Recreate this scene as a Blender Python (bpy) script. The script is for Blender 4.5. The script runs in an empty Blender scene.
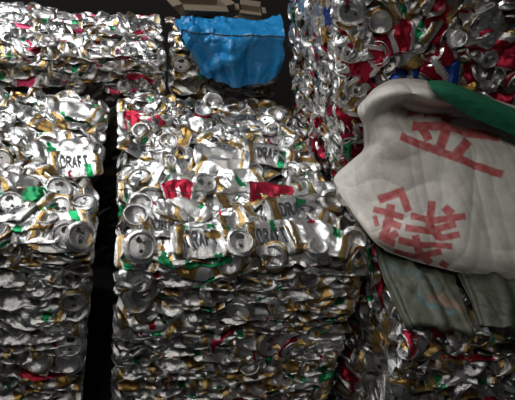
import bpy, math, random
import numpy as np
from mathutils import Matrix, Vector

SC = bpy.context.scene
COL = SC.collection
rnd = random.Random(7)

# ------------------------------------------------------------------ camera
FPX = 613.7
cam_d = bpy.data.cameras.new('camera')
cam = bpy.data.objects.new('camera', cam_d)
COL.objects.link(cam)
cam_d.sensor_fit = 'HORIZONTAL'
cam_d.sensor_width = 36.0
cam_d.lens = 36.0 * FPX / 515.0
cam_d.clip_start = 0.02
RW = np.array([[0.97250175, -0.02570183, -0.23147302],
               [-0.1818855, 0.53693137, -0.82378539],
               [0.14545792, 0.84323432, 0.51749191]])     # camera axes -> world
CAMP = np.array([0.0, 0.0, 1.6])
M = Matrix([list(RW[0]) + [CAMP[0]], list(RW[1]) + [CAMP[1]], list(RW[2]) + [CAMP[2]], [0, 0, 0, 1]])
cam.matrix_world = M
SC.camera = cam

# ------------------------------------------------------------------ world, lights, exposure
world = bpy.data.worlds.new('world'); SC.world = world
world.use_nodes = True
world.node_tree.nodes['Background'].inputs[0].default_value = (0.85, 0.93, 1.0, 1)
world.node_tree.nodes['Background'].inputs[1].default_value = 0.035

def area(name, loc, target, sx, sy, power, col):
    l = bpy.data.lights.new(name, 'AREA'); l.shape = 'RECTANGLE'
    l.size = sx; l.size_y = sy; l.energy = power; l.color = col
    o = bpy.data.objects.new(name, l); COL.objects.link(o)
    o.location = loc
    o.rotation_euler = (Vector(target) - Vector(loc)).to_track_quat('-Z', 'Y').to_euler()
    return o
area('roof_light', (-0.85, 2.35, 2.9), (-0.1, 1.8, 0.8), 1.6, 0.9, 34, (0.97, 0.99, 1.0))
area('front_fill_light', (-0.8, -0.35, 3.7), (0.4, 1.3, 0.8), 1.5, 1.5, 21, (1.0, 0.96, 0.90))  # added overhead fill for the sack and bale fronts, not an actual doorway
SC.view_settings.view_transform = 'Standard'
SC.view_settings.look = 'None'
SC.view_settings.exposure = 0.55
SC.view_settings.gamma = 1.0
SC.view_settings.use_curve_mapping = False

# ------------------------------------------------------------------ helpers
def ray(px, py):
    v = np.array([px - 257.5, -(py - 200.0), -FPX])
    return RW @ v
def at(px, py, ax, val):
    """point in the place seen at a pixel, on a plane X / Y / Z = val"""
    d = ray(px, py); i = 'XYZ'.index(ax)
    return CAMP + d * ((val - CAMP[i]) / d[i])

def tag(o, label=None, cat=None, group=None, kind=None):
    if label: o['label'] = label
    if cat: o['category'] = cat
    if group: o['group'] = group
    if kind: o['kind'] = kind
    return o
def link(name, me, parent=None):
    o = bpy.data.objects.new(name, me); COL.objects.link(o)
    if parent: o.parent = parent
    return o
def mesh(name, v, f, mat=None, uv=None, sharp=None, smooth=True):
    me = bpy.data.meshes.new(name)
    me.from_pydata([tuple(map(float, p)) for p in v], [], [tuple(map(int, q)) for q in f])
    if mat:
        for m in (mat if isinstance(mat, (list, tuple)) else [mat]): me.materials.append(m)
    if uv is not None:
        ul = me.uv_layers.new(name='UVMap')
        li = np.zeros(len(me.loops), dtype=np.int32); me.loops.foreach_get('vertex_index', li)
        ul.data.foreach_set('uv', np.asarray(uv, dtype=np.float32)[li].ravel())
    me.polygons.foreach_set('use_smooth', [smooth] * len(me.polygons))
    me.update()
    if sharp is not None: me.set_sharp_from_angle(angle=math.radians(sharp))
    return me
def box_vf(x0, x1, y0, y1, z0, z1):
    v = [(x, y, z) for z in (z0, z1) for y in (y0, y1) for x in (x0, x1)]
    f = [(0, 2, 3, 1), (4, 5, 7, 6), (0, 1, 5, 4), (2, 6, 7, 3), (0, 4, 6, 2), (1, 3, 7, 5)]
    return v, f
def join(parts):
    V, F = [], []
    for v, f in parts:
        n = len(V); V += list(v); F += [tuple(i + n for i in q) for q in f]
    return V, F

# ------------------------------------------------------------------ materials
class NT:
    def __init__(s, name):
        s.m = bpy.data.materials.new(name); s.m.use_nodes = True
        s.t = s.m.node_tree; s.b = s.t.nodes['Principled BSDF']
    def n(s, typ, **kw):
        x = s.t.nodes.new(typ)
        for k, v in kw.items(): setattr(x, k, v)
        return x
    def l(s, a, b): s.t.links.new(a, b)
    def math(s, op, a, b=None):
        x = s.n('ShaderNodeMath', operation=op)
        for i, v in enumerate((a, b)):
            if v is None: continue
            if isinstance(v, (int, float)): x.inputs[i].default_value = v
            else: s.l(v, x.inputs[i])
        return x.outputs[0]
    def mix(s, fac, a, b):
        x = s.n('ShaderNodeMix', data_type='RGBA')
        for sock, v in ((x.inputs[0], fac), (x.inputs[6], a), (x.inputs[7], b)):
            if isinstance(v, (int, float)): sock.default_value = v
            elif isinstance(v, tuple): sock.default_value = (*v, 1)
            else: s.l(v, sock)
        return x.outputs[2]
    def noise(s, scale, detail=3, vec=None, rough=0.55):
        x = s.n('ShaderNodeTexNoise'); x.inputs['Scale'].default_value = scale
        x.inputs['Detail'].default_value = detail; x.inputs['Roughness'].default_value = rough
        if vec is not None: s.l(vec, x.inputs['Vector'])
        return x
    def ramp(s, fac, stops):
        x = s.n('ShaderNodeValToRGB'); e = x.color_ramp.elements
        while len(e) < len(stops): e.new(0.5)
        for k, (p, c) in enumerate(stops): e[k].position = p; e[k].color = (*c, 1)
        s.l(fac, x.inputs[0]); return x.outputs[0]
    def bump(s, h, strength=0.3, dist=0.01):
        x = s.n('ShaderNodeBump'); x.inputs['Strength'].default_value = strength
        x.inputs['Distance'].default_value = dist
        s.l(h, x.inputs['Height']); s.l(x.outputs[0], s.b.inputs['Normal'])

def can_mat(name, base, shapes, metal=0.85, rough=0.3, vary=0.25):
    """printed aluminium: rectangles / bands of ink in the can's own wrap coordinates"""
    N = NT(name)
    uv = N.n('ShaderNodeUVMap'); sep = N.n('ShaderNodeSeparateXYZ'); N.l(uv.outputs[0], sep.inputs[0])
    oi = N.n('ShaderNodeObjectInfo')
    u = N.math('FRACT', N.math('ADD', sep.outputs[0], oi.outputs['Random']))
    nz = N.noise(9, 2, uv.outputs[0])
    w = N.math('MULTIPLY', N.math('SUBTRACT', nz.outputs[0], 0.5), 0.10)
    v = N.math('ADD', sep.outputs[1], w)
    uu = N.math('ADD', u, w)
    col = base
    for (u0, u1, v0, v1, slant, c) in shapes:
        vv = v if not slant else N.math('ADD', v, N.math('MULTIPLY', uu, slant))
        k = None
        if not (u0 <= 0 and u1 >= 1):
            k = N.math('MULTIPLY', N.math('GREATER_THAN', uu, u0), N.math('LESS_THAN', uu, u1))
        k2 = N.math('MULTIPLY', N.math('GREATER_THAN', vv, v0), N.math('LESS_THAN', vv, v1))
        k = k2 if k is None else N.math('MULTIPLY', k, k2)
        col = N.mix(k, col, c)
    hs = N.n('ShaderNodeHueSaturation')
    r2 = N.math('FRACT', N.math('MULTIPLY', oi.outputs['Random'], 37.7))
    N.l(N.math('ADD', N.math('MULTIPLY', r2, vary), 1.0 - vary * 0.7), hs.inputs['Value'])
    if isinstance(col, tuple): hs.inputs['Color'].default_value = (*col, 1)
    else: N.l(col, hs.inputs['Color'])
    d = N.noise(60, 4)
    dirt = N.ramp(d.outputs[0], [(0.30, (0.62, 0.58, 0.52)), (0.55, (1, 1, 1))])
    mm = N.n('ShaderNodeMix', data_type='RGBA', blend_type='MULTIPLY'); mm.inputs[0].default_value = 0.7
    N.l(hs.outputs[0], mm.inputs[6]); N.l(dirt, mm.inputs[7])
    N.l(mm.outputs[2], N.b.inputs['Base Color'])
    N.b.inputs['Metallic'].default_value = metal
    N.b.inputs['Roughness'].default_value = rough
    b = N.noise(140, 2); N.bump(b.outputs[0], 0.25, 0.003)
    return N.m

SIL = (0.78, 0.78, 0.78); WHT = (0.86, 0.86, 0.85); GLD = (0.49, 0.33, 0.13); GRN = (0.02, 0.33, 0.12)
RED = (0.44, 0.015, 0.045); BLK = (0.04, 0.04, 0.045); BLU = (0.03, 0.10, 0.50); PNK = (0.66, 0.06, 0.15)
M_BEER = can_mat('beer_can_print', SIL, [
    (0, 1, 0.02, 0.11, 0, GLD), (0, 1, 0.88, 0.97, 0, GLD), (0.0, 0.52, 0.60, 0.70, -0.18, WHT),
    (0.05, 0.38, 0.66, 0.80, -0.1, GRN), (0.55, 0.95, 0.20, 0.31, 0.15, GLD), (0.62, 0.80, 0.50, 0.60, 0, GRN),
    (0.12, 0.30, 0.36, 0.40, 0, RED)], 0.93, 0.27)
M_PALE = can_mat('pale_can_print', (0.80, 0.80, 0.79), [
    (0, 1, 0.84, 0.90, 0, GLD), (0.1, 0.5, 0.12, 0.22, 0.1, GLD), (0.2, 0.42, 0.45, 0.62, 0, WHT),
    (0.26, 0.36, 0.50, 0.55, 0, RED), (0.6, 0.8, 0.3, 0.42, 0.1, GRN)], 0.9, 0.29)
M_BARE = can_mat('bare_aluminium', (0.80, 0.80, 0.80), [], 0.95, 0.27, 0.35)
M_GOLD = can_mat('gold_can_print', (0.55, 0.34, 0.11), [
    (0, 1, 0.40, 0.62, 0.1, SIL), (0, 1, 0.86, 0.93, 0, SIL)], 0.85, 0.3)
M_RED = can_mat('red_can_print', RED, [
    (0.1, 0.4, 0.40, 0.55, 0.2, WHT), (0, 1, 0.90, 1.0, 0, SIL)], 0.75, 0.32)
M_PINK = can_mat('crimson_and_white_can_print', (0.82, 0.81, 0.80), [
    (0, 0.62, 0.22, 0.66, 0.1, PNK), (0.55, 0.8, 0.62, 0.74, 0, GRN), (0, 1, 0.02, 0.09, 0, GLD)], 0.8, 0.32)
M_GREEN = can_mat('green_can_print', GRN, [
    (0.1, 0.6, 0.3, 0.62, 0.1, SIL), (0, 1, 0.02, 0.12, 0, GLD)], 0.65, 0.3)
M_BLUE = can_mat('blue_can_print', BLU, [(0.1, 0.4, 0.30, 0.5, 0.2, SIL)], 0.75, 0.28)
M_DARK = can_mat('dark_can_print', (0.16, 0.15, 0.13), [
    (0.1, 0.6, 0.2, 0.5, 0.1, GLD), (0, 1, 0.9, 1, 0, SIL)], 0.8, 0.3)
M_END = can_mat('can_end_aluminium', (0.74, 0.74, 0.74), [], 0.95, 0.26, 0.3)
M_HOLE = can_mat('can_interior', (0.05, 0.045, 0.04), [], 0.3, 0.6, 0.1)
def plain(name, col, rough=0.6, metal=0.0, nscale=30, var=0.3, bump=0.2, bscale=80):
    N = NT(name); nz = N.noise(nscale, 4)
    lo = tuple(c * (1 - var) for c in col); hi = tuple(min(1, c * (1 + var)) for c in col)
    N.l(N.ramp(nz.outputs[0], [(0.3, lo), (0.7, hi)]), N.b.inputs['Base Color'])
    N.b.inputs['Roughness'].default_value = rough; N.b.inputs['Metallic'].default_value = metal
    b = N.noise(bscale, 3); N.bump(b.outputs[0], bump, 0.004)
    return N.m
M_CORE = plain('grimy_pressed_aluminium', (0.20, 0.19, 0.17), 0.45, 0.85, 40, 0.5, 0.6, 60)
M_INK = plain('black_can_ink', (0.03, 0.03, 0.035), 0.45)
M_WIRE = plain('baling_wire_steel', (0.10, 0.09, 0.08), 0.5, 0.8)
M_FLOOR = plain('dirty_concrete', (0.022, 0.021, 0.02), 0.85, 0, 6, 0.4, 0.3, 40)
M_WALL = plain('sooty_wall', (0.018, 0.015, 0.013), 0.9, 0, 3, 0.4, 0.3, 20)
M_CARD = plain('brown_cardboard', (0.15, 0.11, 0.075), 0.85, 0, 8, 0.2, 0.1, 60)

# ------------------------------------------------------------------ the setting
def slab(name, x0, x1, y0, y1, z0, z1, m):
    o = link(name, mesh(name, *box_vf(x0, x1, y0, y1, z0, z1), m, smooth=False)); tag(o, kind='structure'); return o
slab('floor', -3.5, 4.0, -2.5, 3.3, -0.1, 0.0, M_FLOOR)
slab('wall_back', -3.5, 4.0, 3.1, 3.3, 0.0, 3.2, M_WALL)
slab('wall_right', 1.9, 2.05, -2.5, 3.1, 0.0, 3.2, M_WALL)

# ------------------------------------------------------------------ crushed cans
def sm(x): x = np.clip(x, 0, 1); return x * x * (3 - 2 * x)
NA = 30
class Shape: pass
def make_shape(kind, r_):
    rs = np.random.RandomState(r_)
    S = Shape(); cre = 1.0
    if kind == 'print': kind, cre = 'slab', .38       # flattened cans whose print stays readable
    S.kind = kind
    r = 0.0325
    L = rs.choice([0.115, 0.125, 0.150])
    MR = 24
    t = np.linspace(0, 1, MR)
    if kind == 'stub': L = rs.uniform(0.022, 0.05); MR = 11; t = np.linspace(0, 1, MR)
    sq = rs.uniform(0.16, 0.34)
    if kind == 'slab': sq = rs.uniform(0.07, 0.17); L = rs.choice([.125, .15, .16]); p0, p1 = rs.uniform(-16, 16), rs.uniform(-16, 16); mid = 0
    elif kind == 'flat': p0, p1 = rs.uniform(-50, 50), rs.uniform(-50, 50); mid = 0
    elif kind == 'disc': p0, p1 = rs.uniform(62, 88), rs.uniform(-45, 45); mid = 0
    elif kind == 'bent': p0, p1 = rs.uniform(-30, 40), rs.uniform(-30, 70); mid = rs.uniform(35, 75) * rs.choice([-1, 1])
    else: p0, p1, mid = 90, -90, 0
    # axis pitch along the can; at t=0 the outward end normal is -axis
    if kind == 'stub':
        ph = np.full(MR, -math.pi / 2) + rs.uniform(-.25, .25)
        flat = np.zeros(MR)
    else:
        w0 = 1 - sm(t / 0.30); w1 = 1 - sm((1 - t) / 0.30)
        ph = -np.radians(p0) * w0 + np.radians(p1) * w1 + np.radians(mid) * (np.clip((t - .5) / .12, -1, 1) * .5) * (1 - w0) * (1 - w1)
        flat = sm(np.minimum(t, 1 - t) / rs.uniform(0.13, 0.24))
        if kind == 'slab': flat = np.maximum(flat, rs.uniform(.55, .85))
    yaw = np.radians(rs.uniform(-22, 22)) * np.clip((t - rs.uniform(.3, .7)) / .1, -1, 1)
    dx = np.stack([np.cos(ph) * np.cos(yaw), np.cos(ph) * np.sin(yaw), np.sin(ph)], 1)
    step = L / (MR - 1)
    C = np.concatenate([[np.zeros(3)], np.cumsum((dx[1:] + dx[:-1]) / 2 * step, 0)])
    C -= C.mean(0)
    th = np.linspace(0, 2 * math.pi, NA + 1)[:-1]
    tw = rs.uniform(-.5, .5)
    P = np.zeros((MR, NA, 3))
    for i in range(MR):
        ax = dx[i]
        side = np.cross([0, 0, 1.0], ax)
        if np.linalg.norm(side) < 0.2 or kind == 'stub': side = np.array([0, 1.0, 0])
        side = side - ax * side.dot(ax); side /= np.linalg.norm(side)
        up = np.cross(ax, side)
        a = r * (1 + (sq - 1) * flat[i]); b = r * (math.pi / 2 - (math.pi / 2 - 1) * a / r)
        rr = 1.0
        if kind == 'stub':
            zig = (i % 4 in (1, 2)) * 1.0
            rr = 1 + (0.0 if i in (0, MR - 1) else (0.16 * zig - 0.10) + rs.uniform(-.06, .06))
        neck = 0.90 if i in (0, MR - 1) else 1.0
        cs, sn = np.cos(th + tw * flat[i] * 0), np.sin(th)
        P[i] = C[i] + neck * rr * (np.outer(b * cs, side) + np.outer(a * sn, up))
    # creases and dents
    wgt = (sm(np.minimum(t, 1 - t) / 0.16))[:, None, None] if kind != 'stub' else (np.minimum(1, np.minimum(t, 1 - t) / .2))[:, None, None] * .8
    Q = P.copy()
    for k in range(6):
        n = rs.normal(size=3) * [1.0, 1.0, 0.35]; n /= np.linalg.norm(n)
        lam = rs.uniform(0.022, 0.06); o = rs.uniform()
        s = P @ n / lam + o
        tri = np.abs((s % 1) * 2 - 1) - .5
        d = rs.normal(size=3) * [0.5, 0.6, 1.0]; d /= np.linalg.norm(d)
        Q += wgt * tri[..., None] * d * lam * rs.uniform(0.06, 0.17) * cre
    for k in range(5):
        n = rs.normal(size=3) * [1.0, 1.0, 0.3]; n /= np.linalg.norm(n)
        lam = rs.uniform(0.011, 0.02); s = P @ n / lam + rs.uniform()
        m_ = np.clip(.5 + np.sin(P @ rs.normal(size=3) * 70 + rs.uniform(0, 6)), 0, 1)
        d = rs.normal(size=3) * [0.4, 0.5, 1.0]; d /= np.linalg.norm(d)
        Q += wgt * (m_ * (np.abs((s % 1) * 2 - 1) - .5))[..., None] * d * lam * rs.uniform(0.10, 0.20) * cre
    for k in range(6):
        i, j = rs.randint(2, MR - 2), rs.randint(NA)
        c0 = P[i, j] + rs.normal(size=3) * .004; R = rs.uniform(0.014, 0.03)
        dist = np.linalg.norm(P - c0, axis=2)
        inw = C[i] - P[i, j]; inw /= (np.linalg.norm(inw) + 1e-6)
        Q += wgt * (np.clip(1 - dist / R, 0, 1) ** 1.2)[..., None] * inw * R * rs.uniform(.25, .6) * (.12 if kind == 'slab' else 1)
    Q += wgt * rs.normal(size=Q.shape) * 0.0006
    # body mesh (wrapped in u with a seam)
    jj = list(range(NA)) + [0]
    V = Q[:, jj].reshape(-1, 3)
    UV = np.array([(j / NA, t[i]) for i in range(MR) for j in range(NA + 1)])
    W = NA + 1
    F = [(i * W + j, i * W + j + 1, (i + 1) * W + j + 1, (i + 1) * W + j) for i in range(MR - 1) for j in range(NA)]
    S.Q = Q; S.t = t; S.MR = MR
    # ends
    def end(i, kind_e):
        o = C[i]; n = -dx[i] if i == 0 else dx[i]
        n = n / np.linalg.norm(n)
        e1 = Q[i, 0] - Q[i].mean(0); e1 -= n * e1.dot(n); e1 /= np.linalg.norm(e1); e2 = np.cross(n, e1)
        rb = 0.9 * r
        sq_e = 1.0
        if kind == 'slab': sq_e = max(.25, 1 + (sq - 1) * flat[i])
        bw = math.pi / 2 - (math.pi / 2 - 1) * sq_e
        if kind_e == 'bottom':
            prof = [(1.0, 0), (.93, .0035), (.86, .0035), (.80, .0015), (.70, -.002), (.45, -.0058), (.22, -.0075)]
            ctr = -.008
        else:
            prof = [(1.0, 0), (.98, .003), (.93, .0035), (.90, .003), (.87, -.003), (.82, -.0035), (.79, -.001), (.50, -.0012), (.25, -.0012)]
            ctr = -.0012
        warp = rs.uniform(-.0022, .0022, 4)
        v, f, mi = [], [], []
        for (q, h) in prof:
            for a in th:
                hh = h + (warp[0] * math.cos(2 * a + warp[1] * 900) + warp[2] * q * math.cos(a + 1)) * q
                v.append(o + (e1 * bw * math.cos(a) + e2 * sq_e * math.sin(a)) * rb * q + n * hh)
        for k in range(len(prof) - 1):
            for j in range(NA):
                f.append((k * NA + j, k * NA + (j + 1) % NA, (k + 1) * NA + (j + 1) % NA, (k + 1) * NA + j)); mi.append(0)
        v.append(o + n * ctr); ci = len(v) - 1; k = (len(prof) - 1) * NA
        for j in range(NA): f.append((k + j, k + (j + 1) % NA, ci)); mi.append(0)
        if kind_e == 'lid' and kind != 'slab':
            # opening and pull tab
            def loop(cx, cy, ax, ay, h0, h1, m, hole=None):
                b0 = len(v); K = 12
                for h in (h0, h1):
                    for q in range(K):
                        a = 2 * math.pi * q / K
                        v.append(o + e1 * (cx + ax * math.cos(a)) + e2 * (cy + ay * math.sin(a)) + n * h)
                for q in range(K): f.append((b0 + q, b0 + (q + 1) % K, b0 + K + (q + 1) % K, b0 + K + q)); mi.append(m)
                f.append(tuple(b0 + K + q for q in range(K))); mi.append(m)
            loop(0.0125, 0, 0.0085, 0.0105, -.003, -.0006, 1)
            loop(-0.006, 0, 0.0125, 0.0075, -.001, .0012, 0)
            loop(-0.011, 0, 0.0045, 0.0042, .0010, .0015, 1)
        me = mesh('can_end', v, f, [M_END, M_HOLE], np.zeros((len(v), 2)), 35)
        me.polygons.foreach_set('material_index', mi)
        return me
    S.ends = []
    lid_first = rs.rand() < 0.5
    S.ends.append(end(0, 'lid' if lid_first else 'bottom'))
    if kind != 'stub': S.ends.append(end(MR - 1, 'bottom' if lid_first else 'lid'))
    S.me = mesh('crushed_can', V, F, M_BARE, UV, 28)
    # lettering mapped on the upper side of the wrap
    S.letter = None
    S.V, S.F, S.UV = V, F, UV
    return S

def surf(S, u, v):
    """point and normal on a crushed can's wrap at u (around), v (along)"""
    x = (u % 1) * NA; y = min(max(v, 0), 0.9999) * (S.MR - 1)
    i, j = int(y), int(x); fy, fx = y - i, x - j
    A, B, Cc, D = S.Q[i, j % NA], S.Q[i, (j + 1) % NA], S.Q[i + 1, j % NA], S.Q[i + 1, (j + 1) % NA]
    p = A * (1 - fx) * (1 - fy) + B * fx * (1 - fy) + Cc * (1 - fx) * fy + D * fx * fy
    n = np.cross(B - A, Cc - A); n /= (np.linalg.norm(n) + 1e-9)
    return p, n

GLYPH = {'D': [[(0, 0), (0, 1), (.4, 1), (.6, .75), (.6, .25), (.4, 0), (0, 0)]],
         'R': [[(0, 0), (0, 1), (.5, 1), (.6, .8), (.5, .52), (0, .52)], [(.25, .52), (.6, 0)]],
         'A': [[(0, 0), (.3, 1), (.6, 0)], [(.12, .33), (.48, .33)]],
         'F': [[(0, 0), (0, 1), (.6, 1)], [(0, .52), (.45, .52)]],
         'T': [[(.3, 0), (.3, 1)], [(0, 1), (.6, 1)]]}
def lettering(S, word='DRAFT', u0=0.25, hgt=0.125, v0=0.22, v1=0.76):
    """block capitals following the dents of the wrap"""
    V, F = [], []; wid = len(word) * .9 - .3; hw = .105
    for k, ch in enumerate(word):
        for line in GLYPH[ch]:
            for (ax, ay), (bx_, by) in zip(line[:-1], line[1:]):
                L = math.hypot(bx_ - ax, by - ay); m = max(1, int(L / .12) + 1)
                dx_, dy_ = (bx_ - ax) / L, (by - ay) / L
                ax, ay, bx_, by = ax - dx_ * .06, ay - dy_ * .06, bx_ + dx_ * .06, by + dy_ * .06
                b0 = len(V)
                for q in range(m + 1):
                    x, y = ax + (bx_ - ax) * q / m + k * .9, ay + (by - ay) * q / m
                    for sd in (-1, 1):
                        gx, gy = x - dy_ * hw * sd, y + dx_ * hw * sd
                        p, n = surf(S, u0 + hgt / 2 - hgt * gy, v0 + (v1 - v0) * gx / wid)
                        V.append(p + n * .0018)
                F += [(b0 + 2 * q, b0 + 2 * q + 1, b0 + 2 * q + 3, b0 + 2 * q + 2) for q in range(m)]
    return mesh('lettering', V, F, M_INK)

KINDS = {'flat': 14, 'disc': 12, 'bent': 8, 'stub': 6, 'slab': 16, 'print': 4}
SH = {k: [make_shape(k, 100 * i + q) for q in range(n)] for i, (k, n) in enumerate(KINDS.items())}
for k in ('flat', 'slab', 'print'):
    for S in SH[k]: S.letter = lettering(S)

def pick(weights):
    tot = sum(w for _, w in weights); x = rnd.random() * tot
    for a, w in weights:
        x -= w
        if x <= 0: return a
    return weights[-1][0]

def basis(n, d):
    n = Vector(n).normalized(); d = Vector(d); d = (d - n * d.dot(n)).normalized(); y = n.cross(d)
    return Matrix(((d.x, y.x, n.x), (d.y, y.y, n.y), (d.z, y.z, n.z)))

LIM = {}
def put_can(bale, pos, n, d, kind, mat, letters=False, shape=None, scale=1.0, proud=0.0):
    S = shape or rnd.choice(SH[kind])
    o = link('crushed_can', S.me, bale)
    B = basis(n, d)
    pos = np.array(pos, float)
    lim = LIM.get(bale.name)
    if lim is not None:
        E = S.V @ (np.array(B).T * scale); lo, hi = E.min(0) + pos, E.max(0) + pos
        for i in range(3):
            if hi[i] > lim[1][i] + proud: pos[i] -= hi[i] - lim[1][i] - (proud if i == 2 else 0)
            elif lo[i] < lim[0][i]: pos[i] += lim[0][i] - lo[i]
    o.matrix_local = Matrix.Translation(Vector(pos)) @ B.to_4x4() @ Matrix.Scale(scale, 4)
    o.material_slots[0].link = 'OBJECT'; o.material_slots[0].material = mat
    for e in S.ends: link('can_end', e, o)
    if letters and S.letter: link('lettering', S.letter, o)
    return o

# ------------------------------------------------------------------ bales
def core_mesh(w, d, h, inset, seed):
    """the pressed inside of the bale: a rumpled block under the outer cans"""
    rs = np.random.RandomState(seed)
    x0, x1, y0, y1, z0, z1 = -w / 2 + inset, w / 2 - inset, -d / 2 + inset, d / 2 - inset, 0.0, h - inset
    nx, ny, nz = max(3, int(w / .03)), max(3, int(d / .03)), max(3, int(h / .03))
    ids, V, F = {}, [], []
    def vid(i, j, k):
        if (i, j, k) not in ids:
            ids[(i, j, k)] = len(V)
            p = np.array([x0 + (x1 - x0) * i / nx, y0 + (y1 - y0) * j / ny, z0 + (z1 - z0) * k / nz])
            if k > 0: p = p + rs.uniform(-.009, .009, 3)
            V.append(p)
        return ids[(i, j, k)]
    for i in range(nx):
        for j in range(ny):
            F.append((vid(i, j, nz), vid(i + 1, j, nz), vid(i + 1, j + 1, nz), vid(i, j + 1, nz)))
            F.append((vid(i, j, 0), vid(i, j + 1, 0), vid(i + 1, j + 1, 0), vid(i + 1, j, 0)))
    for i in range(nx):
        for k in range(nz):
            F.append((vid(i, 0, k), vid(i + 1, 0, k), vid(i + 1, 0, k + 1), vid(i, 0, k + 1)))
            F.append((vid(i, ny, k), vid(i, ny, k + 1), vid(i + 1, ny, k + 1), vid(i + 1, ny, k)))
    for j in range(ny):
        for k in range(nz):
            F.append((vid(0, j, k), vid(0, j, k + 1), vid(0, j + 1, k + 1), vid(0, j + 1, k)))
            F.append((vid(nx, j, k), vid(nx, j + 1, k), vid(nx, j + 1, k + 1), vid(nx, j, k + 1)))
    return mesh('pressed_core', V, F, M_CORE, smooth=False)

def under_layer(bale, items):
    """cans glimpsed in the gaps below the outer ones: past counting, one part"""
    mats = [M_BARE, M_BEER, M_PALE, M_GOLD, M_RED, M_GREEN, M_DARK]
    V, F, UV, MI = [], [], [], []
    n0 = 0
    for (pos, n, d, kind, mat) in items:
        S = rnd.choice(SH[kind]); B = np.array(basis(n, d)); X = S.V @ B.T + np.array(pos)
        lo, hi = LIM[bale.name]
        X += np.maximum(lo + .006 - X.min(0), 0); X -= np.maximum(X.max(0) - (hi - .018), 0)
        V.append(X); UV.append(S.UV)
        F += [tuple(i + n0 for i in q) for q in S.F]; MI += [mats.index(mat)] * len(S.F)
        n0 += len(S.V)
    if not V: return
    me = mesh('packed_cans', np.concatenate(V), F, mats, np.concatenate(UV), 28)
    me.polygons.foreach_set('material_index', MI)
    tag(link('packed_cans', me, bale), kind='stuff')

U = rnd.uniform
AVOID = {}
def hero(b, px, py, kind, mat, ang=0, n=(0, -.2, 1), z=.8, ax='Z', letters=False, shape=0, scale=1.0, lift=.014, rad=.046):
    """a can that stands out in the photograph, at its own place on the bale"""
    bpy.context.view_layer.update()
    p = b.matrix_world.inverted() @ Vector(at(px, py, ax, z))
    AVOID.setdefault(b.name, []).append((p.copy(), .062 if letters else rad))
    a = math.radians(ang)
    d = (math.cos(a), math.sin(a), 0) if ax == 'Z' else (math.cos(a), 0, math.sin(a))
    if ax == 'Z': p.z += lift - .006
    put_can(b, p, n, d, kind, mat, letters, SH[kind][shape], scale, .012 if ax == 'Z' else 0)
def blocked(b, p):
    return any((Vector(p) - q).length < r for q, r in AVOID.get(b.name, []))
def new_bale(label, x0, x1, y0, y1, z0, z1, rot=(0, 0, 0), seed=1, inset=0.035):
    b = bpy.data.objects.new('can_bale', None); COL.objects.link(b)
    b.empty_display_size = .1
    b.location = ((x0 + x1) / 2, (y0 + y1) / 2, z0); b.rotation_euler = [math.radians(a) for a in rot]
    tag(b, label, 'bale', 'bales of crushed aluminium cans')
    w, d, h = x1 - x0, y1 - y0, z1 - z0
    link('pressed_core', core_mesh(w, d, h, inset, seed), b)
    b_dims = (w, d, h)
    LIM[b.name] = (np.array([-w / 2, -d / 2, 0.0]), np.array([w / 2, d / 2, h + .012]))
    return b, b_dims

def top_face(b, dims, mix, kinds, xr=None, yr=None, sx=.082, sy=.044, letters=0.0, dirspread=22, under=True):
    w, d, h = dims
    x0, x1 = xr or (-w / 2 + .035, w / 2 - .035); y0, y1 = yr or (-d / 2 + .03, d / 2 - .03)
    nx, ny = max(1, round((x1 - x0) / sx)), max(1, round((y1 - y0) / sy))
    low = []
    for j in range(ny + 1):
        for i in range(nx + 1):
            x = x0 + (x1 - x0) * (i + (.5 if j % 2 else 0) * .8) / nx + U(-.022, .022)
            y = y0 + (y1 - y0) * j / ny + U(-.016, .016)
            x = min(max(x, -w / 2 + .03), w / 2 - .03)
            ex = max(0, (abs(x) - (w / 2 - .07)) / .07) * math.copysign(1, x); ey = max(0, (-y - (d / 2 - .06)) / .06)
            n = Vector((math.tan(math.radians(U(-20, 20))) + .35 * ex, math.tan(math.radians(U(-24, 20))) - .35 * ey, 1))
            a = math.radians(rnd.gauss(0, dirspread)) + (math.pi if rnd.random() < .5 else 0)
            z = h - .014 + U(-.011, .009) - .014 * abs(ex) - .012 * ey
            if blocked(b, (x, y, z)): continue
            k = pick(kinds); m = pick(mix)
            if k == 'stub': n = Vector((U(-.5, .5), U(-.9, .2), 1)); z -= .004
            put_can(b, (x, y, z), n, (math.cos(a), math.sin(a), 0), k, m, m in (M_BEER, M_PALE) and rnd.random() < letters, None, U(.82, 1.0))
            if under and rnd.random() < .75:
                a2 = U(0, 6.28)
                low.append(((x + U(.02, .06), y + .025, h - .034), (U(-.5, .5), U(-.6, .5), 1), (math.cos(a2), math.sin(a2), 0),
                            rnd.choice(['flat', 'bent']), rnd.choice([M_BARE, M_BEER, M_GOLD, M_PALE, M_DARK])))
    return low

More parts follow.
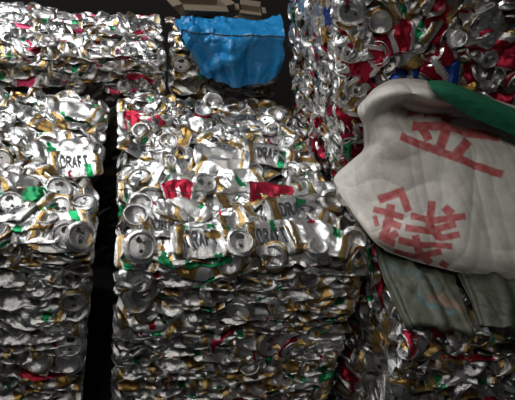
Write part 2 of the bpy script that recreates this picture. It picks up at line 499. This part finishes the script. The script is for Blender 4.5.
def layer_face(b, dims, face, mix, kinds, r0=None, zr=None, sx=.095, sz=.0205, letters=0.0, tilt=17, discs=.09):
    """cans pressed flat one above the other, their folded sides showing"""
    w, d, h = dims
    W = w if face == 'front' else d
    a0, a1 = r0 or (-W / 2 + .035, W / 2 - .035); z0, z1 = zr or (.02, h - .035)
    nz, na = max(1, round((z1 - z0) / sz)), max(1, round((a1 - a0) / sx))
    for k in range(nz + 1):
        for i in range(na + 1):
            a = a0 + (a1 - a0) * (i + (.5 if k % 2 else 0) * .8) / na + U(-.025, .025)
            a = min(max(a, -W / 2 + .03), W / 2 - .03)
            z = z0 + (z1 - z0) * k / nz + U(-.006, .006)
            dep = .030 + U(-.010, .012)
            ty = math.tan(math.radians(rnd.gauss(0, tilt)))
            da = math.radians(rnd.gauss(0, 11))
            kd = pick(kinds); m = pick(mix)
            if rnd.random() < discs:
                kd = 'stub'; out = Vector((U(-.5, .5), -1, U(-.2, .6))); dv = Vector((1, 0, 0)); dep = .022
            else:
                out = Vector((U(-.2, .2), ty, 1)); dv = Vector((math.cos(da), math.sin(da), U(-.12, .12)))
            p = Vector((a, -d / 2 + dep, z))
            if face in ('left', 'right'):
                s = -1 if face == 'left' else 1
                rm = Matrix.Rotation(math.pi / 2 * s, 3, 'Z')
                out = rm @ out; dv = rm @ dv; p = Vector((s * (w / 2 - dep), a * s, z))
            put_can(b, p, out, dv, kd, m, m in (M_BEER, M_PALE) and rnd.random() < letters)

def rough_face(b, dims, face, mix, kinds, r0, zr, sa=.062, sz=.050, tilt=.55, steep=1.0):
    """cans lying every way against an upright side"""
    w, d, h = dims
    (a0, a1), (z0, z1) = r0, zr
    na, nz = max(1, round((a1 - a0) / sa)), max(1, round((z1 - z0) / sz))
    low = []
    for k in range(nz + 1):
        for i in range(na + 1):
            a = a0 + (a1 - a0) * (i + (.5 if k % 2 else 0)) / na + U(-.018, .018)
            z = z0 + (z1 - z0) * k / nz + U(-.015, .015)
            n = Vector((U(-tilt, tilt), -1, U(-tilt, tilt))); ang = rnd.gauss(math.pi / 2, .6 * steep)
            dv = Vector((math.cos(ang), 0, math.sin(ang)))
            p = Vector((a, -d / 2 + .018 + U(-.013, .012), z)); p2 = p + Vector((.03, .024, .02))
            n2 = Vector((U(-.6, .6), -1, U(-.6, .6))); d2 = Vector((U(-1, 1), 0, 1))
            if face == 'left':
                rm = Matrix.Rotation(-math.pi / 2, 3, 'Z')
                n, dv, n2, d2 = rm @ n, rm @ dv, rm @ n2, rm @ d2
                p = Vector((-w / 2 + .018 + U(-.013, .012), -a, z)); p2 = p + Vector((.024, .03, .02))
            if not blocked(b, p): put_can(b, p, n, dv, pick(kinds), pick(mix), False, None, U(.72, .98))
            if rnd.random() < .7: low.append((p2, n2, d2, 'flat', rnd.choice([M_BARE, M_BEER, M_RED, M_DARK, M_GOLD])))
    return low

MAIN = [(M_BEER, 46), (M_PALE, 18), (M_BARE, 24), (M_GOLD, 9), (M_GREEN, 3), (M_RED, 2.5), (M_DARK, 2)]
LEFT = [(M_BEER, 48), (M_PALE, 22), (M_BARE, 22), (M_GOLD, 8), (M_GREEN, 2), (M_RED, 2)]
BACK = [(M_PALE, 36), (M_PINK, 34), (M_BARE, 22), (M_BEER, 14), (M_GOLD, 5), (M_RED, 3)]
TALL = [(M_BARE, 42), (M_RED, 34), (M_BEER, 10), (M_GOLD, 9), (M_DARK, 6), (M_BLUE, 1.2), (M_GREEN, 4), (M_PALE, 8)]
LOWR = [(M_BARE, 28), (M_GOLD, 16), (M_DARK, 20), (M_BEER, 18), (M_RED, 9), (M_GREEN, 5)]
K_TOP = [('slab', 44), ('flat', 22), ('disc', 15), ('stub', 8), ('bent', 11)]
K_SIDE = [('slab', 66), ('flat', 18), ('bent', 12), ('disc', 4)]
K_TALL = [('slab', 26), ('flat', 22), ('disc', 22), ('stub', 12), ('bent', 18)]

def wire(b, pts, name='baling_wire', r=.0012):
    V, F = [], []
    K = 6; n = len(pts)
    for i, p in enumerate(pts):
        p = Vector(p); tn = (Vector(pts[min(i + 1, n - 1)]) - Vector(pts[max(i - 1, 0)])).normalized()
        a = tn.orthogonal().normalized(); c = tn.cross(a)
        for q in range(K): V.append(p + (a * math.cos(q * 2 * math.pi / K) + c * math.sin(q * 2 * math.pi / K)) * r)
    for i in range(n - 1):
        for q in range(K): F.append((i * K + q, i * K + (q + 1) % K, (i + 1) * K + (q + 1) % K, (i + 1) * K + q))
    F.append(tuple(range(K))); F.append(tuple((n - 1) * K + q for q in range(K)))
    return link(name, mesh(name, V, F, M_WIRE), b)

# centre bale
b, dm = new_bale('large silver can bale in the middle with green and gold printed cans', 0.012, 0.60, 1.05, 1.93, 0, 0.80, seed=1)
for a in [(202, 243, 'print', M_BEER, 4, (0, -.35, 1), True, 2, 1.0), (208, 262, 'slab', M_GREEN, 7, (0, -.8, 1), False, 3, 1.0),
          (179, 193, 'slab', M_RED, 3, (0, -.4, 1), False, 5, .62), (273, 197, 'slab', M_RED, -6, (0, -.3, 1), False, 6, .8),
          (272, 238, 'print', M_BEER, 6, (0, -.4, 1), True, 2, 1.0), (318, 240, 'slab', M_BEER, -4, (0, -.3, 1), False, 9, .95),
          (296, 214, 'print', M_BEER, -12, (0, -.3, 1), True, 3, .95), (238, 184, 'slab', M_BEER, 20, (0, -.3, 1), False, 11, .9),
          (270, 157, 'print', M_BEER, -10, (0, -.3, 1), True, 0, .9), (215, 290, 'slab', M_GOLD, 5, (0, -1, .6), False, 13, 1.0),
          (239, 243, 'stub', M_BARE, 0, (-.1, -.55, 1), False, 0, 1.0), (360, 238, 'stub', M_BARE, 0, (.1, -1.1, 1), False, 1, 1.0),
          (140, 258, 'stub', M_BARE, 0, (-.1, -1.0, 1), False, 2, 1.05), (141, 206, 'stub', M_BARE, 200, (-.3, -.6, 1), False, 3, 1.0),
          (155, 215, 'disc', M_PALE, 10, (.1, -.4, 1), False, 1, 1.0), (203, 185, 'stub', M_BARE, 90, (.2, -.5, 1), False, 4, .95),
          (331, 200, 'stub', M_BARE, 40, (.1, -.7, 1), False, 5, .95), (275, 115, 'stub', M_BARE, 70, (0, -.5, 1), False, 3, .95),
          (210, 87, 'stub', M_BARE, 70, (0, -1.0, 1), False, 1, 1.0), (222, 160, 'slab', M_PALE, -8, (0, -.2, 1), False, 2, 1.0)]:
    hero(b, *a[:5], n=a[5], letters=a[6], shape=a[7], scale=a[8])
low = top_face(b, dm, MAIN, K_TOP, letters=.55)
under_layer(b, low)
layer_face(b, dm, 'front', MAIN, K_SIDE, zr=(.285, dm[2] - .032), letters=.3, sx=.104)
layer_face(b, dm, 'left', MAIN, K_SIDE, r0=(-.1, .42), zr=(.64, dm[2] - .05), sx=.13, sz=.05, discs=.05)
wire(b, [(-.29 + .58 * i / 30, -.21 + .004 * math.sin(i * 1.3), dm[2] + .014 + .003 * math.sin(i * 2.1)) for i in range(31)])

# left bale
b, dm = new_bale('silver can bale beside the dark gap, left of the middle bale', -0.662, -0.068, 1.12, 1.93, 0.02, 0.80, rot=(0, 3.4, -1.6), seed=2)
for a in [(68, 236, 'print', M_BEER, 3, (0, -.6, 1), True, 1, 1.0), (75, 108, 'slab', M_PALE, -4, (0, -.2, 1), False, 7, 1.0),
          (64, 148, 'slab', M_PALE, 3, (0, -.2, 1), False, 14, 1.05), (85, 160, 'print', M_BEER, 12, (0, -.3, 1), True, 2, 1.0),
          (60, 258, 'stub', M_BARE, 0, (-.1, -1.3, 1), False, 0, 1.0), (82, 254, 'stub', M_BARE, 0, (.3, -1.2, 1), False, 2, 1.0),
          (58, 185, 'stub', M_BARE, 0, (.1, -.5, 1), False, 4, 1.0)]:
    hero(b, *a[:5], n=a[5], letters=a[6], shape=a[7], scale=a[8])
low = top_face(b, dm, LEFT, K_TOP, letters=.55)
under_layer(b, low)
layer_face(b, dm, 'front', LEFT, K_SIDE, zr=(.20, dm[2] - .032), letters=.3, sx=.098, sz=.028, discs=.25)

# back left bale
b, dm = new_bale('pale can bale with crimson prints at the back, left of the blue tarpaulin', -0.46, 0.169, 1.965, 2.46, 0, 0.905, seed=3)
low = top_face(b, dm, BACK, [('slab', 80), ('flat', 8), ('disc', 8), ('stub', 4)], dirspread=13)
under_layer(b, low)
layer_face(b, dm, 'front', BACK, K_SIDE, zr=(.78, dm[2] - .03))
layer_face(b, dm, 'right', BACK, K_SIDE, zr=(.74, dm[2] - .03), sz=.04)

# bale under the tarpaulin
b, dm = new_bale('can bale at the back half hidden under the blue tarpaulin', 0.180, 0.562, 1.968, 2.42, 0, 0.965, seed=4)
LIM[b.name][1][2] = .956; LIM[b.name][0][1] += .008
top_face(b, dm, BACK, K_TOP, sx=.1, sy=.08, under=False)
layer_face(b, dm, 'front', MAIN, K_SIDE, zr=(.78, dm[2] - .03), sz=.028)

# tall bale on the right, leaning, standing on the low right bale
b, dm = new_bale('tall dark can bale with many red cans, standing behind the white sack', 0.603, 1.28, 1.365, 1.962, 0.815, 1.69, rot=(0, -12, 0), seed=5)
for a in [(396, 40, 'slab', M_RED, 8, (-.2, -1, .3), 5, .75), (418, 42, 'stub', M_BARE, 30, (-.2, -1, .4), 3, 1.05), (352, 12, 'stub', M_BARE, 60, (-.4, -1, 0), 4, 1.0),
          (437, 74, 'slab', M_BLUE, 5, (0, -1, .4), 7, .8), (400, 10, 'disc', M_GOLD, 30, (0, -1, .2), 3, 1.0), (415, 20, 'slab', M_BEER, -25, (0, -1, .5), 9, .9),
          (365, 62, 'slab', M_RED, 55, (-.3, -1, .2), 10, .75), (440, 62, 'slab', M_RED, 40, (0, -1, .2), 12, .6), (378, 55, 'stub', M_BARE, 60, (-.2, -1, .2), 0, 1.0)]:
    hero(b, *a[:5], n=a[5], shape=a[6], scale=a[7], ax='Y', z=1.375)
low = rough_face(b, dm, 'left', TALL, K_TALL, (-.28, .285), (-.01, .60), .056, .046)
low += rough_face(b, dm, 'front', TALL, K_TALL, (-.31, .26), (.08, .66), .064, .052)
under_layer(b, low)

# low right bale
b, dm = new_bale('low dim can bale in the right foreground under the sacks', 0.632, 1.30, 0.85, 1.95, 0, 0.725, seed=6)
LIM[b.name][1][2] = .733
low = rough_face(b, dm, 'left', LOWR, K_TALL, (-.15, .53), (.24, dm[2] - .03), .064, .051)
under_layer(b, low)
layer_face(b, dm, 'front', LOWR, K_SIDE, r0=(-.31, .24), zr=(.47, dm[2] - .03), tilt=30)
top_face(b, dm, LOWR, K_TOP, xr=(-.3, .28), yr=(-.51, -.02), under=False)

# ------------------------------------------------------------------ sacks, tarpaulin, box
def catmull(P, n):
    """P: (k, 3) control points -> n points through them"""
    k = len(P); out = []
    for q in np.linspace(0, k - 1, n):
        i = min(int(q), k - 2); f = q - i
        p0, p1, p2, p3 = P[max(i - 1, 0)], P[i], P[i + 1], P[min(i + 2, k - 1)]
        out.append(.5 * ((2 * p1) + (p2 - p0) * f + (2 * p0 - 5 * p1 + 4 * p2 - p3) * f * f + (3 * p1 - p0 - 3 * p2 + p3) * f ** 3))
    return np.array(out)
def lin(P, n):
    q = np.linspace(0, len(P) - 1, n); return np.stack([np.interp(q, np.arange(len(P)), P[:, k]) for k in range(P.shape[1])], 1)
def net(rows, nu, nv, fn=None):
    catmull = fn or globals()['catmull']
    A = np.stack([catmull(np.array(r, float), nu) for r in rows], 0)
    return np.stack([catmull(A[:, j], nv) for j in range(nu)], 1)        # nv x nu x dim
def normals(G):
    du = np.gradient(G, axis=1); dv = np.gradient(G, axis=0)
    n = np.cross(du, dv); return n / (np.linalg.norm(n, axis=2, keepdims=True) + 1e-9)
def folds(G, seed, amps, stretch=(1, 1, 1), ridged=True):
    rs = np.random.RandomState(seed); H = np.zeros(G.shape[:2])
    for (lam, amp, cnt) in amps:
        for _ in range(cnt):
            d = rs.normal(size=3) * stretch; d /= np.linalg.norm(d)
            d2 = rs.normal(size=3); d2 /= np.linalg.norm(d2)
            s = G @ d / lam + rs.uniform(0, 6) + .9 * np.sin(G @ d2 / (lam * 1.7) + rs.uniform(0, 6))
            w = .5 + .5 * np.sin(G @ d2 / (lam * 2.3) + rs.uniform(0, 6))
            H += amp * w * ((1 - 2 * np.abs(np.sin(s)) ** .8) if ridged else np.sin(s))
    return H
def creases(G, seed, amps):
    rs = np.random.RandomState(seed); H = np.zeros(G.shape[:2])
    for (lam, amp, cnt) in amps:
        for _ in range(cnt):
            d = rs.normal(size=3); d /= np.linalg.norm(d); d2 = rs.normal(size=3); d2 /= np.linalg.norm(d2)
            s = G @ d / lam + rs.uniform() + .35 * np.abs(((G @ d2 / (lam * 1.4) + rs.uniform()) % 1) * 2 - 1)
            w = np.clip(.4 + .8 * np.sin(G @ d2 / (lam * .7) + rs.uniform(0, 6)), 0, 1)
            H += amp * w * (2 * np.abs((s % 1) * 2 - 1) - 1)
    return H
def col_layer(me, cols):
    ca = me.color_attributes.new('print', 'FLOAT_COLOR', 'POINT')
    a = np.ones((len(me.vertices), 4), dtype=np.float32); a[:, :3] = cols
    ca.data.foreach_set('color', a.ravel())
def sheet(name, G, thick, mat, cols=None):
    """a cloth with two sides and a rim"""
    nv, nu = G.shape[:2]; N = normals(G)
    th = thick if isinstance(thick, np.ndarray) else np.full((nv, nu), thick)
    V = np.concatenate([G.reshape(-1, 3), (G - N * th[..., None]).reshape(-1, 3)]); o = nv * nu
    F = []
    for i in range(nv - 1):
        for j in range(nu - 1):
            a, b_, c, d = i * nu + j, i * nu + j + 1, (i + 1) * nu + j + 1, (i + 1) * nu + j
            F.append((a, b_, c, d)); F.append((a + o, d + o, c + o, b_ + o))
    rim = [j for j in range(nu)] + [i * nu + nu - 1 for i in range(1, nv)] + [(nv - 1) * nu + j for j in range(nu - 2, -1, -1)] + [i * nu for i in range(nv - 2, 0, -1)]
    for q in range(len(rim)):
        a, b_ = rim[q], rim[(q + 1) % len(rim)]; F.append((b_, a, a + o, b_ + o))
    me = mesh(name, V, F, mat)
    if cols is not None: col_layer(me, np.concatenate([cols.reshape(-1, 3)] * 2))
    return me
def stroke_mask(PX, strokes, tf, soft=.6):
    m = np.zeros(PX.shape[:2])
    for w, pts in strokes:
        pts = [tf(*p) for p in pts]; w = w * tf.k / 2 * (1.22 if tf.k < .5 else 1)
        for (a, c) in zip(pts[:-1], pts[1:]):
            a, c = np.array(a), np.array(c); d = c - a; L = np.linalg.norm(d); d = d / L
            r = PX - a; s = r @ d; q = np.abs(r @ np.array([-d[1], d[0]]))
            ext = np.maximum(np.maximum(-s, s - L), 0)
            m = np.maximum(m, np.clip((w - q) / soft + .5, 0, 1) * np.clip(1 - (ext - (.3 * w if len(pts) > 2 else 0)) / soft, 0, 1))
    return m
class TF:
    def __init__(s, x, y, k): s.x, s.y, s.k = x, y, 1 / k
    def __call__(s, a, b_): return (s.x + a * s.k, s.y + b_ * s.k)

def woven_mat(name, rough=.65, weave=420, bump=.25, dirt=.35):
    N = NT(name); at_ = N.n('ShaderNodeAttribute', attribute_name='print')
    nz = N.noise(9, 6, None, .65); d = N.ramp(nz.outputs[0], [(.28, (1 - dirt, 1 - dirt * 1.1, 1 - dirt * 1.2)), (.62, (1, 1, 1))])
    mm = N.n('ShaderNodeMix', data_type='RGBA', blend_type='MULTIPLY'); mm.inputs[0].default_value = 1
    N.l(at_.outputs['Color'], mm.inputs[6]); N.l(d, mm.inputs[7]); N.l(mm.outputs[2], N.b.inputs['Base Color'])
    N.b.inputs['Roughness'].default_value = rough
    ch = N.n('ShaderNodeTexChecker'); ch.inputs['Scale'].default_value = weave
    tc = N.n('ShaderNodeTexCoord'); N.l(tc.outputs['Object'], ch.inputs['Vector'])
    h = N.math('ADD', N.math('MULTIPLY', ch.outputs['Fac'], .15), N.noise(45, 4).outputs[0]); N.bump(h, bump, .004)
    return N.m
M_SACK = woven_mat('white_woven_plastic', .6, dirt=.22)
M_OLIVE = woven_mat('olive_woven_plastic', .6, dirt=.5)
M_TARP = woven_mat('blue_tarpaulin_plastic', .33, 300, .3, .2)

# ---- white sack with red printing: rows of (px, py, depth Y) from its top edge down to its lower hem
rows = [
 [(364, 104, 1.30), (378, 88, 1.31), (402, 78, 1.33), (440, 84, 1.33), (480, 95, 1.33), (545, 115, 1.33)],
 [(364, 112, 1.27), (380, 98, 1.235), (405, 93, 1.22), (440, 99, 1.22), (480, 108, 1.23), (545, 128, 1.24)],
 [(366, 125, 1.27), (385, 111, 1.27), (408, 107, 1.315), (440, 110, 1.315), (480, 119, 1.315), (545, 140, 1.30)],
 [(369, 146, 1.28), (385, 140, 1.21), (410, 134, 1.20), (440, 138, 1.19), (480, 146, 1.18), (545, 165, 1.18)],
 [(352, 162, 1.30), (374, 165, 1.21), (405, 170, 1.16), (440, 176, 1.13), (480, 184, 1.11), (545, 200, 1.10)],
 [(336, 178, 1.285), (360, 190, 1.20), (395, 206, 1.12), (435, 215, 1.07), (480, 224, 1.045), (545, 236, 1.04)],
 [(338, 190, 1.235), (356, 210, 1.17), (385, 232, 1.085), (428, 246, 1.03), (480, 256, 1.00), (545, 266, .99)],
 [(343, 198, 1.215), (358, 220, 1.12), (380, 246, 1.08), (425, 264, 1.03), (480, 276, .995), (545, 286, .985)]]
NU, NV = 250, 250
PXG = net(rows, NU, NV)
G = np.stack([np.stack([at(p[0], p[1], 'Y', p[2]) for p in r]) for r in PXG])
N0 = normals(G)
vv, uu = np.meshgrid(np.linspace(0, 1, NV), np.linspace(0, 1, NU), indexing='ij')
edge = np.minimum(np.minimum(uu, 1 - uu), np.minimum(vv, 1 - vv))
G = G + N0 * (folds(G, 3, [(.055, .0055, 3), (.022, .0018, 4), (.010, .0006, 3)]) * np.clip(edge / .08, .2, 1))[..., None]
RED_INK = np.array([.46, .055, .06]); CLOTH = np.array([.64, .61, .56])
s1 = [(30, [(50, 85), (155, 48)]), (26, [(148, 66), (172, 135)]), (22, [(28, 126), (150, 160)]), (24, [(70, 172), (140, 200)]),
      (30, [(100, 112), (90, 170), (72, 232)]), (22, [(50, 232), (115, 262)]), (24, [(95, 240), (125, 222)]), (16, [(30, 155), (42, 195)]),
      (24, [(185, 155), (280, 170), (398, 155)]), (28, [(268, 95), (260, 190), (300, 240)]), (28, [(320, 115), (350, 145)]),
      (24, [(163, 205), (260, 215), (360, 188)]), (22, [(265, 200), (305, 245), (375, 230)]), (20, [(135, 250), (230, 272), (345, 278)]),
      (26, [(200, 238), (215, 300), (260, 345)]), (22, [(115, 293), (215, 318), (305, 302)]), (22, [(305, 345), (335, 365)])]
s2 = [(34, [(35, 225), (225, 300), (453, 385), (560, 425)]), (36, [(145, 175), (175, 245)]), (32, [(100, 160), (260, 180), (450, 220), (540, 240)]),
      (44, [(275, 120), (260, 220), (225, 310)]), (44, [(390, 245), (320, 325)]), (26, [(65, 100), (190, 90)]), (20, [(150, 115), (350, 115)])]
P2 = PXG[..., :2]
ink = np.maximum(stroke_mask(P2, s1, TF(368, 180, 4.209)), stroke_mask(P2, s2, TF(395, 95, 5.33)))
wear = .88 + .10 * np.sin(P2[..., 0] * .5 + 2 * np.sin(P2[..., 1] * .2)) * np.sin(P2[..., 1] * .55)
ink = (ink * wear)[..., None]
beige_patch = stroke_mask(P2, [(34, [(378, 172), (392, 168), (418, 186)]), (16, [(390, 108), (412, 122)])], TF(0, 0, 1), 7)[..., None] * .45  # two soft patches of darker beige mixed into the cloth colour
cloth = CLOTH * (1 - beige_patch) + np.array([.50, .46, .40]) * beige_patch
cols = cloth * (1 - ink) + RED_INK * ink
thick = .012 + .10 * np.clip(edge / .22, 0, 1) ** .6
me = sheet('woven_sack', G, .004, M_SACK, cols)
# give the sack its body: push the back skin away from the front one, kept off the bales
co = np.array([tuple(p.co) for p in me.vertices]); o_ = NU * NV
back = co[o_:] + (np.array([.15, .75, -.55])[None] * thick.reshape(-1, 1))
back[:, 2] = np.maximum(back[:, 2], np.minimum(np.where(back[:, 0] < .63, .822, .79), co[:o_, 2] - .003))
back[:, 1] = np.minimum(back[:, 1], np.maximum(1.335, co[:o_, 1] + .004))
co[o_:] = back
me.vertices.foreach_set('co', co.astype(np.float32).ravel()); me.update()
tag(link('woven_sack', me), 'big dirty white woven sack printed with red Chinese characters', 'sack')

# ---- green cloth strip lying across the white sack's shoulder
rows = [[(427, 83, 1.285), (446, 83, 1.285), (478, 95, 1.275), (545, 122, 1.27)],
        [(430, 88, 1.235), (448, 92, 1.23), (478, 105, 1.23), (545, 132, 1.235)],
        [(434, 93, 1.225), (452, 105, 1.22), (478, 120, 1.222), (545, 148, 1.23)]]
PG = net(rows, 60, 24); G = np.stack([np.stack([at(p[0], p[1], 'Y', p[2] - .026) for p in r]) for r in PG])
G = G + normals(G) * folds(G, 9, [(.02, .0012, 3), (.008, .0005, 3)])[..., None]
me = sheet('green_cloth', G, .003, M_OLIVE, np.broadcast_to(np.array([.012, .17, .085]), G.shape).copy())
tag(link('green_cloth', me), 'folded dark green woven cloth on the shoulder of the white sack', 'cloth')

# ---- olive sacks on the low right bale: rows of (px, py, height Z)
def olive(rows, label, seed, base, marks=None, amps=((.09, .0035, 3), (.03, .0012, 3)), lines=((.05, .02, .004), (.12, .02, -.005), (.19, .02, .003), (.55, .05, -.008), (.68, .06, .006), (.85, .03, -.004))):
    PG = net(rows, 110, 90); G = np.stack([np.stack([at(p[0], p[1], 'Z', p[2] + .008) for p in r]) for r in PG])
    uu, vv = np.meshgrid(np.linspace(0, 1, 110), np.linspace(0, 1, 90))
    H = creases(G, seed, amps)
    for (c, wd, a) in lines:
        c = c + .03 * np.sin(vv * 5 + seed) + .12 * (vv - .5) * (c > .3)
        H = H + a * np.exp(-((uu - c) / wd) ** 2)
    G = G + normals(G) * H[..., None]
    cols = np.broadcast_to(np.array(base), G.shape).copy()
    for c, k, st, tf in (marks or []):
        m = (stroke_mask(PG[..., :2], st, tf, 1.5) * k)[..., None]; cols = cols * (1 - m) + np.array(c) * m
    tag(link('woven_sack', sheet('woven_sack', G, .005, M_OLIVE, cols)), label, 'sack')
tf3 = TF(370, 240, 3.81)
olive([[(376, 240, .748), (395, 247, .750), (425, 258, .750), (452, 274, .748)],
       [(376, 252, .750), (397, 260, .766), (425, 270, .766), (456, 287, .756)],
       [(381, 272, .752), (402, 277, .768), (432, 284, .778), (462, 302, .762)],
       [(391, 298, .752), (410, 300, .762), (440, 304, .770), (468, 317, .758)],
       [(403, 322, .752), (418, 322, .757), (446, 324, .760), (474, 332, .752)],
       [(405, 328, .742), (420, 325, .746), (447, 330, .746), (476, 336, .744)]],
      'olive woven sack with blue and rusty smears under the white sack', 4, (.085, .092, .064),
      [((.05, .14, .17), .85, [(9, [(182, 195), (190, 235), (230, 262), (330, 280)])], tf3),
       ((.05, .09, .09), .55, [(34, [(60, 95), (130, 130)]), (24, [(150, 130), (250, 180)])], tf3),
       ((.25, .13, .09), .6, [(16, [(270, 205), (300, 250)]), (12, [(225, 220), (255, 245)]), (14, [(310, 235), (350, 280)])], tf3)])
olive([[(453, 262, .775), (478, 272, .778), (515, 280, .778), (550, 286, .775)],
       [(461, 282, .760), (480, 288, .775), (515, 296, .775), (550, 300, .775)],
       [(471, 302, .758), (486, 306, .770), (515, 312, .770), (550, 316, .77)],
       [(481, 326, .752), (492, 328, .762), (515, 332, .762), (550, 336, .76)]],
      'plain dark olive sack at the right edge of the low bale', 12, (.06, .066, .045))

# ---- blue tarpaulin over the back bale: (px, py, depth Y)
rows = [
 [(176, 23, 2.180), (187, 19, 2.240), (198, 18, 2.260), (210, 20, 2.240), (222, 19, 2.260), (234, 21, 2.240), (246, 21, 2.250), (258, 22, 2.220), (270, 22, 2.220), (277.6, 19, 2.180), (282.15, 16, 2.160)],
 [(176, 28, 2.060), (187, 25, 2.080), (198, 25, 2.100), (210, 27, 2.060), (222, 26, 2.090), (234, 29, 2.050), (246, 28, 2.060), (258, 27, 2.070), (270, 28, 2.050), (277.6, 26, 2.050), (283.45, 24, 2.040)],
 [(179, 33, 1.950), (188, 33, 1.955), (198, 34, 1.929), (210, 34, 1.950), (222, 35, 1.926), (232, 37, 1.925), (246, 36, 1.929), (258, 37, 1.926), (272, 36, 1.929), (279.55, 37, 1.926), (284.75, 37, 1.926)],
 [(187, 44, 1.929), (194, 45, 1.922), (203, 46, 1.926), (213, 46, 1.913), (222, 47, 1.915), (230, 49, 1.870), (246, 47, 1.926), (258, 48, 1.919), (272, 46, 1.926), (279.55, 45, 1.919), (282.15, 44, 1.922)],
 [(194, 57, 1.926), (200, 58, 1.915), (207, 60, 1.924), (216, 61, 1.908), (224, 63, 1.911), (232, 64, 1.860), (246, 62, 1.924), (260, 61, 1.919), (272, 58, 1.922), (278.9, 57, 1.913), (283.45, 53, 1.922)],
 [(200, 68, 1.926), (206, 70, 1.911), (213, 73, 1.922), (220, 75, 1.904), (227, 77, 1.908), (235, 78, 1.860), (247, 77, 1.919), (259, 73, 1.899), (269, 71, 1.919), (276.3, 68, 1.906), (280.85, 63, 1.922)],
 [(205, 76, 1.926), (210, 77, 1.908), (216, 81, 1.919), (223, 82, 1.901), (230, 85, 1.895), (237, 87, 1.865), (248, 85, 1.908), (258, 83, 1.899), (267, 83, 1.913), (274, 77, 1.904), (278.25, 71, 1.922)]]
PG = .35 * net(rows, 220, 170) + .65 * net(rows, 220, 170, lin); G = np.stack([np.stack([at(p[0], p[1], 'Y', p[2]) for p in r]) for r in PG])
lf = np.clip((235 - PG[..., 0]) / 12, 0, 1) * .8 + .35
H = creases(G, 23, [(.13, .013, 3), (.06, .0075, 4), (.028, .0026, 4)]) * lf
NG = normals(G); NG = NG * np.where((NG[..., 2:] - NG[..., 1:2]) < 0, -1.0, 1.0)
G = G + NG * (np.maximum(H, -.003) + .004)[..., None]
GT = G
me = sheet('tarpaulin', G, .003, M_TARP, np.broadcast_to(np.array([.012, .215, .50]), G.shape).copy())
tag(link('tarpaulin', me), 'crumpled bright blue tarpaulin draped over the back bale', 'tarpaulin')

# ---- open cardboard box on the back bale
def flap(v0, v1, v2, v3, t=.004):
    a = [Vector(p) for p in (v0, v1, v2, v3)]; n = (a[1] - a[0]).cross(a[3] - a[0]).normalized() * t
    return [tuple(p) for p in a] + [tuple(p + n) for p in a], [(3, 2, 1, 0), (4, 5, 6, 7), (0, 1, 5, 4), (1, 2, 6, 5), (2, 3, 7, 6), (3, 0, 4, 7)]
def carton(label, loc, rz, w, d, h, flaps):
    c = bpy.data.objects.new('cardboard_box', None); COL.objects.link(c); c.location = loc; c.rotation_euler = (0, 0, math.radians(rz))
    tag(c, label, 'box')
    x, y = w / 2, d / 2
    parts = [flap((-x, -y, 0), (x, -y, 0), (x, -y, h), (-x, -y, h)), flap((x, -y, 0), (x, y, 0), (x, y, h), (x, -y, h)),
             flap((x, y, 0), (-x, y, 0), (-x, y, h), (x, y, h)), flap((-x, y, 0), (-x, -y, 0), (-x, -y, h), (-x, y, h)), flap((-x, -y, 0), (-x, y, 0), (x, y, 0), (x, -y, 0))]
    link('carton_body', mesh('carton_body', *join(parts), M_CARD, smooth=False), c)
    fl, dz = flaps
    for q in [((-x, -y, h), (x, -y, h), (x, -y - fl, h + dz[0]), (-x, -y - fl, h + dz[0])), ((x, y, h), (-x, y, h), (-x, y + fl, h + dz[1]), (x, y + fl, h + dz[1])),
              ((-x, y, h), (-x, -y, h), (-x - fl, -y, h + dz[2]), (-x - fl, y, h + dz[2])), ((x, -y, h), (x, y, h), (x + fl, y, h + dz[3]), (x + fl, -y, h + dz[3]))]:
        link('flap', mesh('flap', *flap(*q), M_CARD, smooth=False), c)

carton('small open brown cardboard box behind the blue tarpaulin', (0.305, 2.335, .968), 12, .17, .10, .040, (.035, (-.012, .03, -.01, .01)))
carton('flattened low cardboard box behind the tarpaulin corner by the tall bale', (0.50, 2.34, .968), -8, .08, .08, .03, (.02, (-.006, .015, .0, .0)))

# ---- thin cord tied across the tarpaulin's front edge
row = GT[int(170 * 2.05 / 6)]
NT_ = normals(GT)[int(170 * 2.05 / 6)]
sgn = np.where((NT_[:, 1:2] > 0), -1.0, 1.0)
pts = [tuple(p) for p in (row + NT_ * sgn * .005)[2:-2:2]]
c_ = wire(None, pts, 'cord', .0018)
tag(c_, 'thin dark cord stretched across the blue tarpaulin', 'cord')
